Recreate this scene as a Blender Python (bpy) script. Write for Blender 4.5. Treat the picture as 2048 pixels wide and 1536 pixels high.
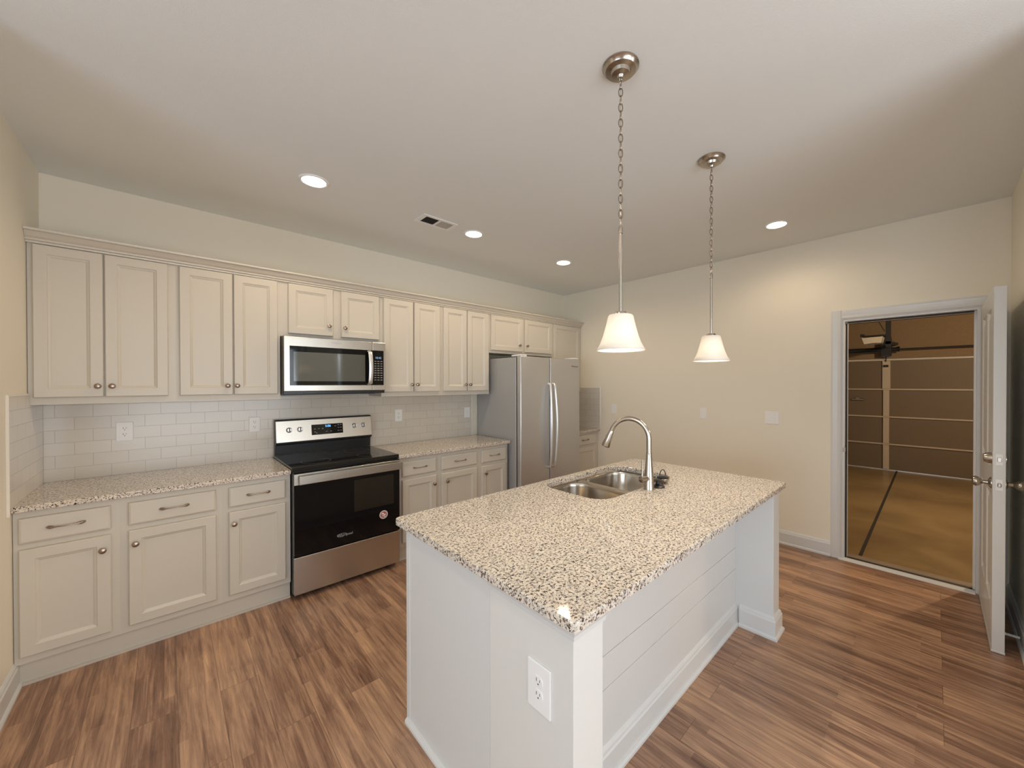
import bpy, bmesh, math, random
from mathutils import Vector, Matrix
random.seed(4)
S = bpy.context.scene
for o in list(bpy.data.objects):
    bpy.data.objects.remove(o, do_unlink=True)
PI = math.pi

# ------------------------------------------------------------ camera
H = 2.77
cam_d = bpy.data.cameras.new('camera')
cam = bpy.data.objects.new('camera', cam_d)
S.collection.objects.link(cam)
S.camera = cam
yaw, pitch, roll = math.radians(-43.817), math.radians(-0.3827), math.radians(-0.0696)
fw = Vector((-math.sin(yaw) * math.cos(pitch), math.cos(yaw) * math.cos(pitch), math.sin(pitch)))
rt = Vector((math.cos(yaw), math.sin(yaw), 0))
up = rt.cross(fw)
r2 = rt * math.cos(roll) + up * math.sin(roll)
u2 = -rt * math.sin(roll) + up * math.cos(roll)
cam.matrix_world = Matrix(((r2.x, u2.x, -fw.x, .553), (r2.y, u2.y, -fw.y, -3.7273), (r2.z, u2.z, -fw.z, 1.4996), (0, 0, 0, 1)))
cam_d.sensor_fit = 'HORIZONTAL'
cam_d.sensor_width = 36
cam_d.lens = 766.307 / 2048 * 36
cam_d.shift_x = -47.11 / 2048
cam_d.shift_y = 4.35 / 2048
cam_d.clip_start = .02
cam_d.clip_end = 200

# ------------------------------------------------------------ world and exposure
W = bpy.data.worlds.new('daylight')
S.world = W
W.use_nodes = True
bg = W.node_tree.nodes['Background']
bg.inputs[0].default_value = (.72, .86, 1, 1)
bg.inputs[1].default_value = 3.0
S.view_settings.view_transform = 'Standard'
S.view_settings.look = 'None'
S.view_settings.gamma = 1
S.view_settings.use_curve_mapping = False
S.view_settings.exposure = 0.03
S.cycles.use_denoising = True
S.cycles.max_bounces = 10
S.cycles.diffuse_bounces = 6
S.cycles.glossy_bounces = 5
S.cycles.transmission_bounces = 6
S.cycles.sample_clamp_indirect = 6
S.cycles.caustics_reflective = False
S.cycles.caustics_refractive = False

def lamp(name, kind, loc, energy, col, **kw):
    d = bpy.data.lights.new(name, kind)
    d.energy = energy
    d.color = col
    for k, v in kw.items():
        if k not in ('look', 'parent'):
            setattr(d, k, v)
    o = bpy.data.objects.new(name, d)
    S.collection.objects.link(o)
    o.location = loc
    if 'look' in kw:
        o.rotation_euler = Vector(kw['look']).to_track_quat('-Z', 'Y').to_euler()
    return o

# daylight entering through the big openings of the adjoining dining and living area
lamp('daylight_dining', 'AREA', (-3.12, -4.2, 1.35), 100, (.70, .85, 1), shape='RECTANGLE', size=2.6, size_y=1.9, look=(1, 0, .25))
lamp('daylight_patio', 'AREA', (1.2, -6.3, 1.25), 78, (.90, .95, 1), shape='RECTANGLE', size=2.6, size_y=2.1, look=(0, 1, .35))
lamp('daylight_living', 'AREA', (3.9, -6.3, 1.5), 25, (.97, .98, 1), shape='RECTANGLE', size=1.1, size_y=1.4, look=(0, 1, .3))

# ------------------------------------------------------------ materials
def new_mat(name):
    m = bpy.data.materials.new(name)
    m.use_nodes = True
    nt = m.node_tree
    return m, nt, nt.nodes['Principled BSDF']

def N(nt, t, **kw):
    n = nt.nodes.new(t)
    for k, v in kw.items():
        setattr(n, k, v)
    return n

def plain(name, col, rough=.5, metal=0, bump=0, bscale=200, var=.03, emit=None, es=0, coat=0, spec=None, stretch=None):
    m, nt, b = new_mat(name)
    b.inputs['Roughness'].default_value = rough
    b.inputs['Metallic'].default_value = metal
    if coat:
        b.inputs['Coat Weight'].default_value = coat
        b.inputs['Coat Roughness'].default_value = .05
    if spec is not None:
        b.inputs['Specular IOR Level'].default_value = spec
    tc = N(nt, 'ShaderNodeTexCoord')
    mp = N(nt, 'ShaderNodeMapping')
    nt.links.new(tc.outputs['Object'], mp.inputs[0])
    if stretch:
        mp.inputs['Scale'].default_value = stretch
    no = N(nt, 'ShaderNodeTexNoise')
    no.inputs['Scale'].default_value = bscale
    no.inputs['Detail'].default_value = 3
    nt.links.new(mp.outputs[0], no.inputs['Vector'])
    mx = N(nt, 'ShaderNodeMix', data_type='RGBA')
    mx.inputs['A'].default_value = (*[c * (1 - var) for c in col], 1)
    mx.inputs['B'].default_value = (*[min(1, c * (1 + var)) for c in col], 1)
    nt.links.new(no.outputs['Fac'], mx.inputs['Factor'])
    nt.links.new(mx.outputs['Result'], b.inputs['Base Color'])
    if bump:
        bp = N(nt, 'ShaderNodeBump')
        bp.inputs['Strength'].default_value = bump
        bp.inputs['Distance'].default_value = .001
        nt.links.new(no.outputs['Fac'], bp.inputs['Height'])
        nt.links.new(bp.outputs[0], b.inputs['Normal'])
    if emit:
        b.inputs['Emission Color'].default_value = (*emit, 1)
        b.inputs['Emission Strength'].default_value = es
    return m

M = {}
M['wall'] = plain('wall_paint', (.86, .81, .70), .8, bump=.35, bscale=420, var=.015)
M['ceiling'] = plain('ceiling_paint', (.82, .845, .845), .9, bump=.6, bscale=260, var=.02)
M['cab'] = plain('cabinet_paint', (.63, .588, .515), .38, bump=.1, bscale=120, var=.01)
M['trim'] = plain('trim_paint', (.71, .715, .71), .35, bump=.1, bscale=90, var=.01)
M['plate'] = plain('plate_plastic', (.90, .90, .90), .3, var=.01)
M['post'] = plain('end_wall_paint', (.74, .735, .705), .5, bump=.3, bscale=400, var=.01)
M['tile_edge'] = plain('white_edge_tile', (.82, .775, .70), .2, var=.02)
M['dark'] = plain('dark_slot', (.02, .02, .02), .6)
M['nickel'] = plain('satin_nickel', (.46, .415, .36), .24, 1, var=.04)
M['bronze'] = plain('aged_nickel', (.36, .28, .22), .3, 1, var=.15, bscale=60)
M['steel'] = plain('brushed_steel', (.55, .515, .46), .3, 1, bump=.25, bscale=60, var=.05, stretch=(.4, 1, 14))
M['steel_v'] = plain('brushed_steel_vertical', (.58, .58, .58), .38, .75, bump=.2, bscale=60, var=.04, stretch=(14, 1, .4))
M['sink'] = plain('sink_steel', (.50, .45, .39), .2, 1, bump=.15, bscale=60, var=.08, stretch=(8, 8, .3))
M['fridge_side'] = plain('fridge_side_paint', (.42, .425, .43), .45, .2, bump=.3, bscale=500)
M['handle'] = plain('pale_steel_handle', (.80, .80, .79), .32, .75, var=.02)
M['blackglass'] = plain('black_glass', (.005, .005, .006), .04, spec=.32, var=.2)
M['cooktop'] = plain('ceramic_cooktop', (.012, .011, .010), .07, spec=.6, var=.2)
M['window_glass'] = plain('microwave_window', (.10, .105, .095), .05, spec=.7, var=.1)  # base lightened to stand in for the bright room mirrored in the glass
M['oven_window'] = plain('oven_window', (.02, .016, .012), .08, spec=.5, var=.2)
M['black'] = plain('black_plastic', (.012, .012, .013), .35, var=.2)
M['blackmetal'] = plain('black_steel', (.008, .007, .006), .6, 0, var=.3)
M['lcd'] = plain('blue_display', (.02, .05, .1), .3, emit=(.12, .45, 1), es=2.2)
M['lcd2'] = plain('pale_blue_display', (.05, .1, .15), .3, emit=(.3, .55, .85), es=.9)
M['ink'] = plain('grey_ink', (.38, .38, .38), .5)
M['ink_dark'] = plain('dark_ink', (.12, .11, .1), .5)
M['red'] = plain('red_print', (.45, .12, .10), .5)
M['vent_dark'] = plain('vent_shadow', (.05, .05, .05), .8)
M['vent_grey'] = plain('vent_louver', (.47, .47, .43), .5)
M['concrete_joint'] = plain('joint_filler', (.03, .025, .02), .9)
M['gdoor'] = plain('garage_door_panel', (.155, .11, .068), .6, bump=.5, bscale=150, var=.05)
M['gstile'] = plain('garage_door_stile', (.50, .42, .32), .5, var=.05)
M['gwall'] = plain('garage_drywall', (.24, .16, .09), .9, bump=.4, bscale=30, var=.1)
M['alu'] = plain('aluminium_sill', (.82, .82, .80), .3, .6)
M['wood_sill'] = plain('wood_sill', (.30, .22, .15), .5)
M['opener'] = plain('opener_lens', (.50, .45, .37), .4)
M['canlens'] = plain('can_light_lens', (1, .97, .92), .5, emit=(1, .90, .76), es=22)
M['bulb'] = plain('bulb_glow', (1, 1, 1), .5, emit=(1, .90, .78), es=14)

# frosted glass shade
m, nt, b = new_mat('frosted_glass')
b.inputs['Base Color'].default_value = (.93, .90, .85, 1)
b.inputs['Roughness'].default_value = .35
tr = N(nt, 'ShaderNodeBsdfTranslucent')
tr.inputs['Color'].default_value = (.95, .90, .83, 1)
no = N(nt, 'ShaderNodeTexNoise'); no.inputs['Scale'].default_value = 40
mr = N(nt, 'ShaderNodeMapRange'); mr.inputs['To Min'].default_value = .30; mr.inputs['To Max'].default_value = .36
nt.links.new(no.outputs['Fac'], mr.inputs['Value'])
ms = N(nt, 'ShaderNodeMixShader')
nt.links.new(mr.outputs[0], ms.inputs[0])
nt.links.new(b.outputs[0], ms.inputs[1]); nt.links.new(tr.outputs[0], ms.inputs[2])
nt.links.new(ms.outputs[0], nt.nodes['Material Output'].inputs[0])
M['shade'] = m

# clear glass pane
m, nt, b = new_mat('window_pane_glass')
b.inputs['Roughness'].default_value = 0
b.inputs['Transmission Weight'].default_value = 1
b.inputs['Specular IOR Level'].default_value = .2
b.inputs['IOR'].default_value = 1.02
no = N(nt, 'ShaderNodeTexNoise'); no.inputs['Scale'].default_value = 2
mr = N(nt, 'ShaderNodeMapRange'); mr.inputs['To Min'].default_value = 0; mr.inputs['To Max'].default_value = .01
nt.links.new(no.outputs['Fac'], mr.inputs['Value']); nt.links.new(mr.outputs[0], b.inputs['Roughness'])
M['glass'] = m

# granite: cream ground, grey clouds, brown and near-black grains
m, nt, b = new_mat('speckled_granite')
tc = N(nt, 'ShaderNodeTexCoord')
def noise(scale, detail=2, off=0, rough=.5):
    mp = N(nt, 'ShaderNodeMapping'); mp.inputs['Location'].default_value = (off, off * 1.7, off * .6)
    n = N(nt, 'ShaderNodeTexNoise'); n.inputs['Scale'].default_value = scale; n.inputs['Detail'].default_value = detail
    n.inputs['Roughness'].default_value = rough
    nt.links.new(tc.outputs['Object'], mp.inputs[0]); nt.links.new(mp.outputs[0], n.inputs['Vector'])
    return n
def step(src, lo, hi):
    r = N(nt, 'ShaderNodeMapRange'); r.inputs['From Min'].default_value = lo; r.inputs['From Max'].default_value = hi
    nt.links.new(src, r.inputs['Value']); return r.outputs[0]
def mixc(f, a, bcol, k=1.0):
    x = N(nt, 'ShaderNodeMix', data_type='RGBA')
    if k != 1:
        q = N(nt, 'ShaderNodeMath', operation='MULTIPLY'); q.inputs[1].default_value = k
        nt.links.new(f, q.inputs[0]); f = q.outputs[0]
    nt.links.new(f, x.inputs['Factor'])
    if isinstance(a, tuple): x.inputs['A'].default_value = (*a, 1)
    else: nt.links.new(a, x.inputs['A'])
    x.inputs['B'].default_value = (*bcol, 1)
    return x.outputs['Result']
c = mixc(step(noise(60, 2, 0).outputs['Fac'], .35, .65), (.82, .75, .65), (.72, .65, .57))
c = mixc(step(noise(120, 2, 3).outputs['Fac'], .53, .60), c, (.50, .43, .37), .7)
c = mixc(step(noise(115, 3, 7, .6).outputs['Fac'], .555, .58), c, (.14, .09, .065), .95)
c = mixc(step(noise(95, 3, 13, .6).outputs['Fac'], .60, .62), c, (.02, .018, .02), 1.0)
c = mixc(step(noise(110, 2, 21).outputs['Fac'], .63, .66), c, (.25, .26, .29), .85)
nt.links.new(c, b.inputs['Base Color'])
b.inputs['Roughness'].default_value = .045
b.inputs['Specular IOR Level'].default_value = .5
M['granite'] = m

# wood-look plank floor, boards along Y
m, nt, b = new_mat('wood_plank_floor')
tc = N(nt, 'ShaderNodeTexCoord')
sp = N(nt, 'ShaderNodeSeparateXYZ'); nt.links.new(tc.outputs['Object'], sp.inputs[0])
cb = N(nt, 'ShaderNodeCombineXYZ')
nt.links.new(sp.outputs['Y'], cb.inputs['X']); nt.links.new(sp.outputs['X'], cb.inputs['Y'])
def brick(w, h, mortar, off=.37, shift=(0, 0, 0)):
    mp = N(nt, 'ShaderNodeMapping'); mp.inputs['Location'].default_value = shift
    nt.links.new(cb.outputs[0], mp.inputs[0])
    k = N(nt, 'ShaderNodeTexBrick'); k.offset = off; k.offset_frequency = 2
    k.inputs['Scale'].default_value = 1; k.inputs['Brick Width'].default_value = w; k.inputs['Row Height'].default_value = h
    k.inputs['Mortar Size'].default_value = mortar; k.inputs['Mortar Smooth'].default_value = .1
    k.inputs['Color1'].default_value = (0, 0, 0, 1); k.inputs['Color2'].default_value = (1, 1, 1, 1)
    k.inputs['Mortar'].default_value = (.5, .5, .5, 1)
    nt.links.new(mp.outputs[0], k.inputs['Vector'])
    return k
bk = brick(1.22, .152, .0009, .37, (.1, .03, 0))
st = brick(.62, .038, 0.0, .43, (.31, 0, 0))
mpg = N(nt, 'ShaderNodeMapping'); mpg.inputs['Scale'].default_value = (1.9, 34, 1)
addv = N(nt, 'ShaderNodeVectorMath', operation='ADD')
sc3 = N(nt, 'ShaderNodeVectorMath', operation='SCALE'); sc3.inputs['Scale'].default_value = 9
nt.links.new(bk.outputs['Color'], sc3.inputs[0])
nt.links.new(cb.outputs[0], mpg.inputs[0])
nt.links.new(mpg.outputs[0], addv.inputs[0]); nt.links.new(sc3.outputs[0], addv.inputs[1])
g = N(nt, 'ShaderNodeTexNoise'); g.inputs['Scale'].default_value = 1.6; g.inputs['Detail'].default_value = 7; g.inputs['Roughness'].default_value = .70; g.inputs['Distortion'].default_value = .5
nt.links.new(addv.outputs[0], g.inputs['Vector'])
mpl = N(nt, 'ShaderNodeMapping'); mpl.inputs['Scale'].default_value = (.9, 7, 1)
nt.links.new(addv.outputs[0], mpl.inputs[0])
mpk = N(nt, 'ShaderNodeMapping'); mpk.inputs['Scale'].default_value = (2.2, 9, 1)
nt.links.new(cb.outputs[0], mpk.inputs[0])
addk = N(nt, 'ShaderNodeVectorMath', operation='ADD')
nt.links.new(mpk.outputs[0], addk.inputs[0]); nt.links.new(sc3.outputs[0], addk.inputs[1])
lg = N(nt, 'ShaderNodeTexNoise'); lg.inputs['Scale'].default_value = 1.0; lg.inputs['Detail'].default_value = 3; lg.inputs['Distortion'].default_value = 1.2
nt.links.new(addk.outputs[0], lg.inputs['Vector'])
def math_(op, a, b_):
    q = N(nt, 'ShaderNodeMath', operation=op)
    for i, v in enumerate((a, b_)):
        if isinstance(v, (int, float)): q.inputs[i].default_value = v
        else: nt.links.new(v, q.inputs[i])
    return q.outputs[0]
f = math_('MULTIPLY', g.outputs['Fac'], .95)
f = math_('ADD', f, math_('MULTIPLY', bk.outputs['Color'], .17))
f = math_('ADD', f, math_('MULTIPLY', st.outputs['Color'], .14))
f = math_('ADD', f, math_('MULTIPLY', lg.outputs['Fac'], .32))
f = math_('SUBTRACT', f, .30)
cr = N(nt, 'ShaderNodeValToRGB')
nt.links.new(f, cr.inputs[0])
e = cr.color_ramp.elements
e[0].position = .22; e[0].color = (0.135, 0.070, 0.045, 1)
e[1].position = .86; e[1].color = (0.78, 0.51, 0.30, 1)
for p, col in ((.40, (0.265, 0.145, 0.092, 1)), (.54, (0.415, 0.245, 0.155, 1)), (.70, (0.58, 0.35, 0.21, 1))):
    k = e.new(p); k.color = col
mx = N(nt, 'ShaderNodeMix', data_type='RGBA'); mx.inputs['B'].default_value = (.10, .06, .04, 1)
nt.links.new(math_('MULTIPLY', bk.outputs['Fac'], .8), mx.inputs['Factor']); nt.links.new(cr.outputs[0], mx.inputs['A'])
nt.links.new(mx.outputs['Result'], b.inputs['Base Color'])
rr = N(nt, 'ShaderNodeMapRange'); rr.inputs['To Min'].default_value = .26; rr.inputs['To Max'].default_value = .44
nt.links.new(g.outputs['Fac'], rr.inputs['Value']); nt.links.new(rr.outputs[0], b.inputs['Roughness'])
bm_ = N(nt, 'ShaderNodeBump'); bm_.inputs['Strength'].default_value = .25; bm_.inputs['Distance'].default_value = .001
nt.links.new(f, bm_.inputs['Height']); nt.links.new(bm_.outputs[0], b.inputs['Normal'])
M['floor'] = m

# white running-bond tile; axis chooses the wall's horizontal axis
def tile_mat(axis):
    global nt
    m, nt, b = new_mat('white_subway_tile_' + axis.lower())
    tc = N(nt, 'ShaderNodeTexCoord')
    sp = N(nt, 'ShaderNodeSeparateXYZ'); nt.links.new(tc.outputs['Object'], sp.inputs[0])
    cb = N(nt, 'ShaderNodeCombineXYZ')
    nt.links.new(sp.outputs[axis], cb.inputs['X']); nt.links.new(sp.outputs['Z'], cb.inputs['Y'])
    k = N(nt, 'ShaderNodeTexBrick'); k.offset = .5
    k.inputs['Scale'].default_value = 1; k.inputs['Brick Width'].default_value = .1545; k.inputs['Row Height'].default_value = .0779
    k.inputs['Mortar Size'].default_value = .0012; k.inputs['Mortar Smooth'].default_value = .3
    k.inputs['Color1'].default_value = (.68, .635, .56, 1); k.inputs['Color2'].default_value = (.715, .67, .60, 1)
    k.inputs['Mortar'].default_value = (.50, .455, .39, 1)
    nt.links.new(cb.outputs[0], k.inputs['Vector'])
    nt.links.new(k.outputs['Color'], b.inputs['Base Color'])
    b.inputs['Roughness'].default_value = .2
    n = N(nt, 'ShaderNodeTexNoise'); n.inputs['Scale'].default_value = 7
    nt.links.new(tc.outputs['Object'], n.inputs['Vector'])
    h = math_('SUBTRACT', math_('MULTIPLY', n.outputs['Fac'], .5), k.outputs['Fac'])
    bp = N(nt, 'ShaderNodeBump'); bp.inputs['Strength'].default_value = .5; bp.inputs['Distance'].default_value = .0015
    nt.links.new(h, bp.inputs['Height']); nt.links.new(bp.outputs[0], b.inputs['Normal'])
    return m
M['tile_x'] = tile_mat('X')
M['tile_y'] = tile_mat('Y')

# stained concrete
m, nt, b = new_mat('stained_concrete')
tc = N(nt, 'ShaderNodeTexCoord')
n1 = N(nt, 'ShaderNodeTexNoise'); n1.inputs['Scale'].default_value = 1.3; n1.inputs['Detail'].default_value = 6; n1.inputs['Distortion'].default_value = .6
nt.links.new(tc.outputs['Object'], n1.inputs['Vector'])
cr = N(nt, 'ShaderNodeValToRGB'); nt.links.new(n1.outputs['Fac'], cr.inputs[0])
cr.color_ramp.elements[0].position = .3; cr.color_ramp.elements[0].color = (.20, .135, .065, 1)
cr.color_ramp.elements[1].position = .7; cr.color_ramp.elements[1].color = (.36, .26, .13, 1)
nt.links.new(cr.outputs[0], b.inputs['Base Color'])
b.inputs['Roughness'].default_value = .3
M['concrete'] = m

# ------------------------------------------------------------ mesh helpers
class MB:
    def __init__(s): s.bm = bmesh.new()
    def box(s, x0, x1, y0, y1, z0, z1, bev=0, seg=1):
        x0, x1 = min(x0, x1), max(x0, x1); y0, y1 = min(y0, y1), max(y0, y1); z0, z1 = min(z0, z1), max(z0, z1)
        r = bmesh.ops.create_cube(s.bm, size=1, matrix=Matrix.Translation(((x0 + x1) / 2, (y0 + y1) / 2, (z0 + z1) / 2)) @ Matrix.Diagonal((x1 - x0, y1 - y0, z1 - z0, 1)))
        if bev:
            ed = list({e for v in r['verts'] for e in v.link_edges})
            bmesh.ops.bevel(s.bm, geom=ed, offset=bev, segments=seg, affect='EDGES', profile=.5)
        return s
    def lathe(s, prof, mat=None, seg=24, cap=True):
        # prof: (radius, height) pairs about local Z, mat places it
        mat = mat or Matrix()
        rings = []
        for r, z in prof:
            if r < 1e-6:
                rings.append([s.bm.verts.new(mat @ Vector((0, 0, z)))])
            else:
                rings.append([s.bm.verts.new(mat @ Vector((r * math.cos(2 * PI * i / seg), r * math.sin(2 * PI * i / seg), z))) for i in range(seg)])
        for a, c in zip(rings, rings[1:]):
            for i in range(seg):
                j = (i + 1) % seg
                vs = ([a[0]] if len(a) == 1 else [a[i], a[j]]) + ([c[0]] if len(c) == 1 else [c[j], c[i]])
                if len(vs) > 2: s.bm.faces.new(vs)
        if cap:
            if len(rings[0]) > 2: s.bm.faces.new(rings[0][::-1])
            if len(rings[-1]) > 2: s.bm.faces.new(rings[-1])
        return s
    def tube(s, pts, rad, seg=12, closed=False, flat=None):
        pts = [Vector(p) for p in pts]; n = len(pts)
        rads = rad if isinstance(rad, (list, tuple)) else [rad] * n
        rings = []; prev = None
        for i, p in enumerate(pts):
            if closed: t = (pts[(i + 1) % n] - pts[i - 1]).normalized()
            else: t = (pts[min(i + 1, n - 1)] - pts[max(i - 1, 0)]).normalized()
            if prev is None:
                a = Vector((0, 0, 1)) if abs(t.z) < .9 else Vector((1, 0, 0))
                u = (a - t * a.dot(t)).normalized()
            else: u = (prev - t * prev.dot(t)).normalized()
            prev = u; w = t.cross(u)
            f = flat or (1, 1)
            rings.append([s.bm.verts.new(p + (u * math.cos(2 * PI * k / seg) * f[0] + w * math.sin(2 * PI * k / seg) * f[1]) * rads[i]) for k in range(seg)])
        rng = range(n if closed else n - 1)
        for i in rng:
            a, c = rings[i], rings[(i + 1) % n]
            for k in range(seg):
                j = (k + 1) % seg
                s.bm.faces.new((a[k], a[j], c[j], c[k]))
        if not closed:
            s.bm.faces.new(rings[0][::-1]); s.bm.faces.new(rings[-1])
        return s
    def prism(s, poly, axis, a, c):
        # poly of 2D points extruded from a to c along axis ('X','Y','Z'); poly gives the other two axes in order
        def P(p, t):
            return Vector({'X': (t, p[0], p[1]), 'Y': (p[0], t, p[1]), 'Z': (p[0], p[1], t)}[axis])
        A = [s.bm.verts.new(P(p, a)) for p in poly]; B = [s.bm.verts.new(P(p, c)) for p in poly]
        n = len(poly)
        for i in range(n): s.bm.faces.new((A[i], A[(i + 1) % n], B[(i + 1) % n], B[i]))
        s.bm.faces.new(A[::-1]); s.bm.faces.new(B)
        return s
    def rings(s, rs, closed_back=True):
        # rs: list of lists of points (same count): skin from first to last, cap both
        V = [[s.bm.verts.new(Vector(p)) for p in r] for r in rs]
        n = len(V[0])
        for a, c in zip(V, V[1:]):
            for i in range(n): s.bm.faces.new((a[i], a[(i + 1) % n], c[(i + 1) % n], c[i]))
        if closed_back: s.bm.faces.new(V[0][::-1])
        s.bm.faces.new(V[-1])
        return s
    def panel(s, x0, x1, z0, z1, yb, prof):
        # framed panel facing -Y; prof: (inset, depth in front of yb)
        rs = []
        for ins, d in prof:
            rs.append([(x0 + ins, yb - d, z0 + ins), (x1 - ins, yb - d, z0 + ins), (x1 - ins, yb - d, z1 - ins), (x0 + ins, yb - d, z1 - ins)])
        return s.rings(rs)

def obj(name, mb, mat, parent=None, smooth=False):
    bm = mb.bm if isinstance(mb, MB) else mb
    bmesh.ops.recalc_face_normals(bm, faces=bm.faces)
    me = bpy.data.meshes.new(name)
    root = parent
    while root is not None and root.parent is not None: root = root.parent
    if root is not None:
        bm.transform(Matrix.Translation(-root.location))
    bm.to_mesh(me); bm.free()
    me.materials.append(M[mat] if isinstance(mat, str) else mat)
    if smooth:
        for p in me.polygons: p.use_smooth = True
        try: me.set_sharp_from_angle(angle=math.radians(38))
        except Exception: pass
    o = bpy.data.objects.new(name, me)
    S.collection.objects.link(o)
    if parent is not None: o.parent = parent
    return o

def thing(name, label, cat, loc=(0, 0, 0), group=None, kind=None):
    o = bpy.data.objects.new(name, None)
    o.empty_display_size = .05
    S.collection.objects.link(o); o.location = loc
    if label: o['label'] = label
    if cat: o['category'] = cat
    if group: o['group'] = group
    if kind: o['kind'] = kind
    return o

def tag(o, label, cat, group=None):
    o['label'] = label; o['category'] = cat
    if group: o['group'] = group
    return o

def struct(name, mb, mat, label=None, cat=None, parent=None):
    o = obj(name, mb, mat, parent)
    if parent is None:
        o['kind'] = 'structure'
        if label: o['label'] = label
        if cat: o['category'] = cat
    return o

def kids(o): return [c for c in S.collection.objects if c.parent == o]

def dup(root, loc, label, rotz=None, group=None):
    def cp(o, par):
        c = o.copy(); S.collection.objects.link(c); c.parent = par
        for k in kids(o): cp(k, c)
        return c
    src = [(k) for k in kids(root)]
    r = root.copy(); S.collection.objects.link(r); r.location = loc
    for k in src: cp(k, r)
    r['label'] = label
    if rotz is not None: r.rotation_euler = (0, 0, rotz)
    if group: r['group'] = group
    return r

def text(name, body, size, loc, rot, mat, parent, extrude=.0004):
    cu = bpy.data.curves.new(name, 'FONT'); cu.body = body; cu.size = size; cu.extrude = extrude
    cu.align_x = 'CENTER'; cu.align_y = 'CENTER'
    t = bpy.data.objects.new(name, cu); S.collection.objects.link(t)
    bpy.context.view_layer.update()
    me = bpy.data.meshes.new_from_object(t)
    bpy.data.objects.remove(t, do_unlink=True)
    o = bpy.data.objects.new(name, me); S.collection.objects.link(o)
    root = parent
    while root.parent is not None: root = root.parent
    mt = Matrix.Translation(Vector(loc) - root.location) @ rot
    me.transform(mt); me.materials.clear(); me.materials.append(M[mat])
    o.parent = parent
    return o
FRONT = Matrix.Rotation(PI / 2, 4, 'X')      # text or lathe facing -Y

# ------------------------------------------------------------ room shell
L, CT, UB = 4.704, .904, 1.386      # right wall, counter top, upper cabinet bottom
struct('floor', MB().box(-3.2, L, -6.5, .12, -.1, 0), 'floor')
struct('ceiling', MB().box(-3.2, L, -6.5, .12, H, H + .12), 'ceiling')
struct('wall_back', MB().box(-.12, L + .12, 0, .12, 0, H), 'wall')
struct('wall_left', MB().box(-.12, 0, -1.55, 0, 0, H), 'wall')
DY0, DY1, DH = -3.18, -3.952, 2.04
struct('wall_right', MB().box(L, L + .12, DY0, 0, 0, H).box(L, L + .12, -4.22, DY1, 0, H).box(L, L + .12, DY1, DY0, DH, H), 'wall')
struct('wall_front', MB().box(2.7, L, -4.20, -4.085, 0, H), 'wall')
struct('wall_living', MB().box(L, L + .12, -6.5, -4.22, 0, H), 'wall')
# dining and living area behind the photographer
struct('wall_dining', MB().box(-3.32, -3.2, -1.55, -6.5, 0, .4).box(-3.32, -3.2, -1.55, -6.5, 2.3, H).box(-3.32, -3.2, -1.55, -2.9, .4, 2.3).box(-3.32, -3.2, -5.5, -6.5, .4, 2.3), 'wall')
struct('wall_nook', MB().box(-3.2, -.12, -1.55, -1.43, 0, H), 'wall')
struct('wall_rear', MB().box(-3.32, -.2, -6.62, -6.5, 0, H).box(2.6, 3.3, -6.62, -6.5, 0, H).box(4.5, 4.82, -6.62, -6.5, 0, H)
       .box(-.2, 2.6, -6.62, -6.5, 2.3, H).box(3.3, 4.5, -6.62, -6.5, 2.25, H).box(3.3, 4.5, -6.62, -6.5, 0, .75), 'wall')
def window(name, axis, at, a0, a1, z0, z1, n):
    w = thing(name, None, None, (0, 0, 0), kind='structure')
    f = MB()
    def bx(p0, p1, q0, q1, d0, d1):
        if axis == 'X': f.box(at + d0, at + d1, p0, p1, q0, q1)
        else: f.box(p0, p1, at + d0, at + d1, q0, q1)
    bx(a0, a1, z0, z0 + .06, 0, .08); bx(a0, a1, z1 - .06, z1, 0, .08)
    bx(a0, a0 + .06, z0 + .06, z1 - .06, 0, .08); bx(a1 - .06, a1, z0 + .06, z1 - .06, 0, .08)
    for i in range(1, n):
        c = a0 + (a1 - a0) * i / n
        bx(c - .03, c + .03, z0 + .06, z1 - .06, 0, .08)
    obj('window_frame', f, 'trim', w)
    f = MB()
    def gx(p0, p1, q0, q1):
        if axis == 'X': f.box(at + .03, at + .036, p0, p1, q0, q1)
        else: f.box(p0, p1, at + .03, at + .036, q0, q1)
    gx(a0 + .06, a1 - .06, z0 + .06, z1 - .06)
    obj('pane', f, 'glass', w)
window('window_1', 'X', -3.3, -5.5, -2.9, .4, 2.3, 3)
window('window_2', 'Y', -6.6, -.2, 2.6, 0, 2.3, 2)
window('window_3', 'Y', -6.6, 3.3, 4.5, .75, 2.25, 2)

def base_poly(depth=.015, h=.13):
    return [(0, 0), (depth + .010, 0), (depth + .010, .012), (depth + .004, .02), (depth, .021), (depth, h - .028), (depth - .004, h - .022), (depth - .006, h - .012), (depth - .011, h - .004), (0, h)]
bpz = base_poly()
struct('baseboard_left', MB().prism([(x, z) for x, z in bpz], 'Y', -1.55, -.545), 'trim')
struct('baseboard_right', MB().prism([(L - x, z) for x, z in bpz], 'Y', -3.105, -.60), 'trim')
struct('baseboard_front', MB().prism([(-4.085 + x, z) for x, z in bpz], 'X', 2.7, L), 'trim')

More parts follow.
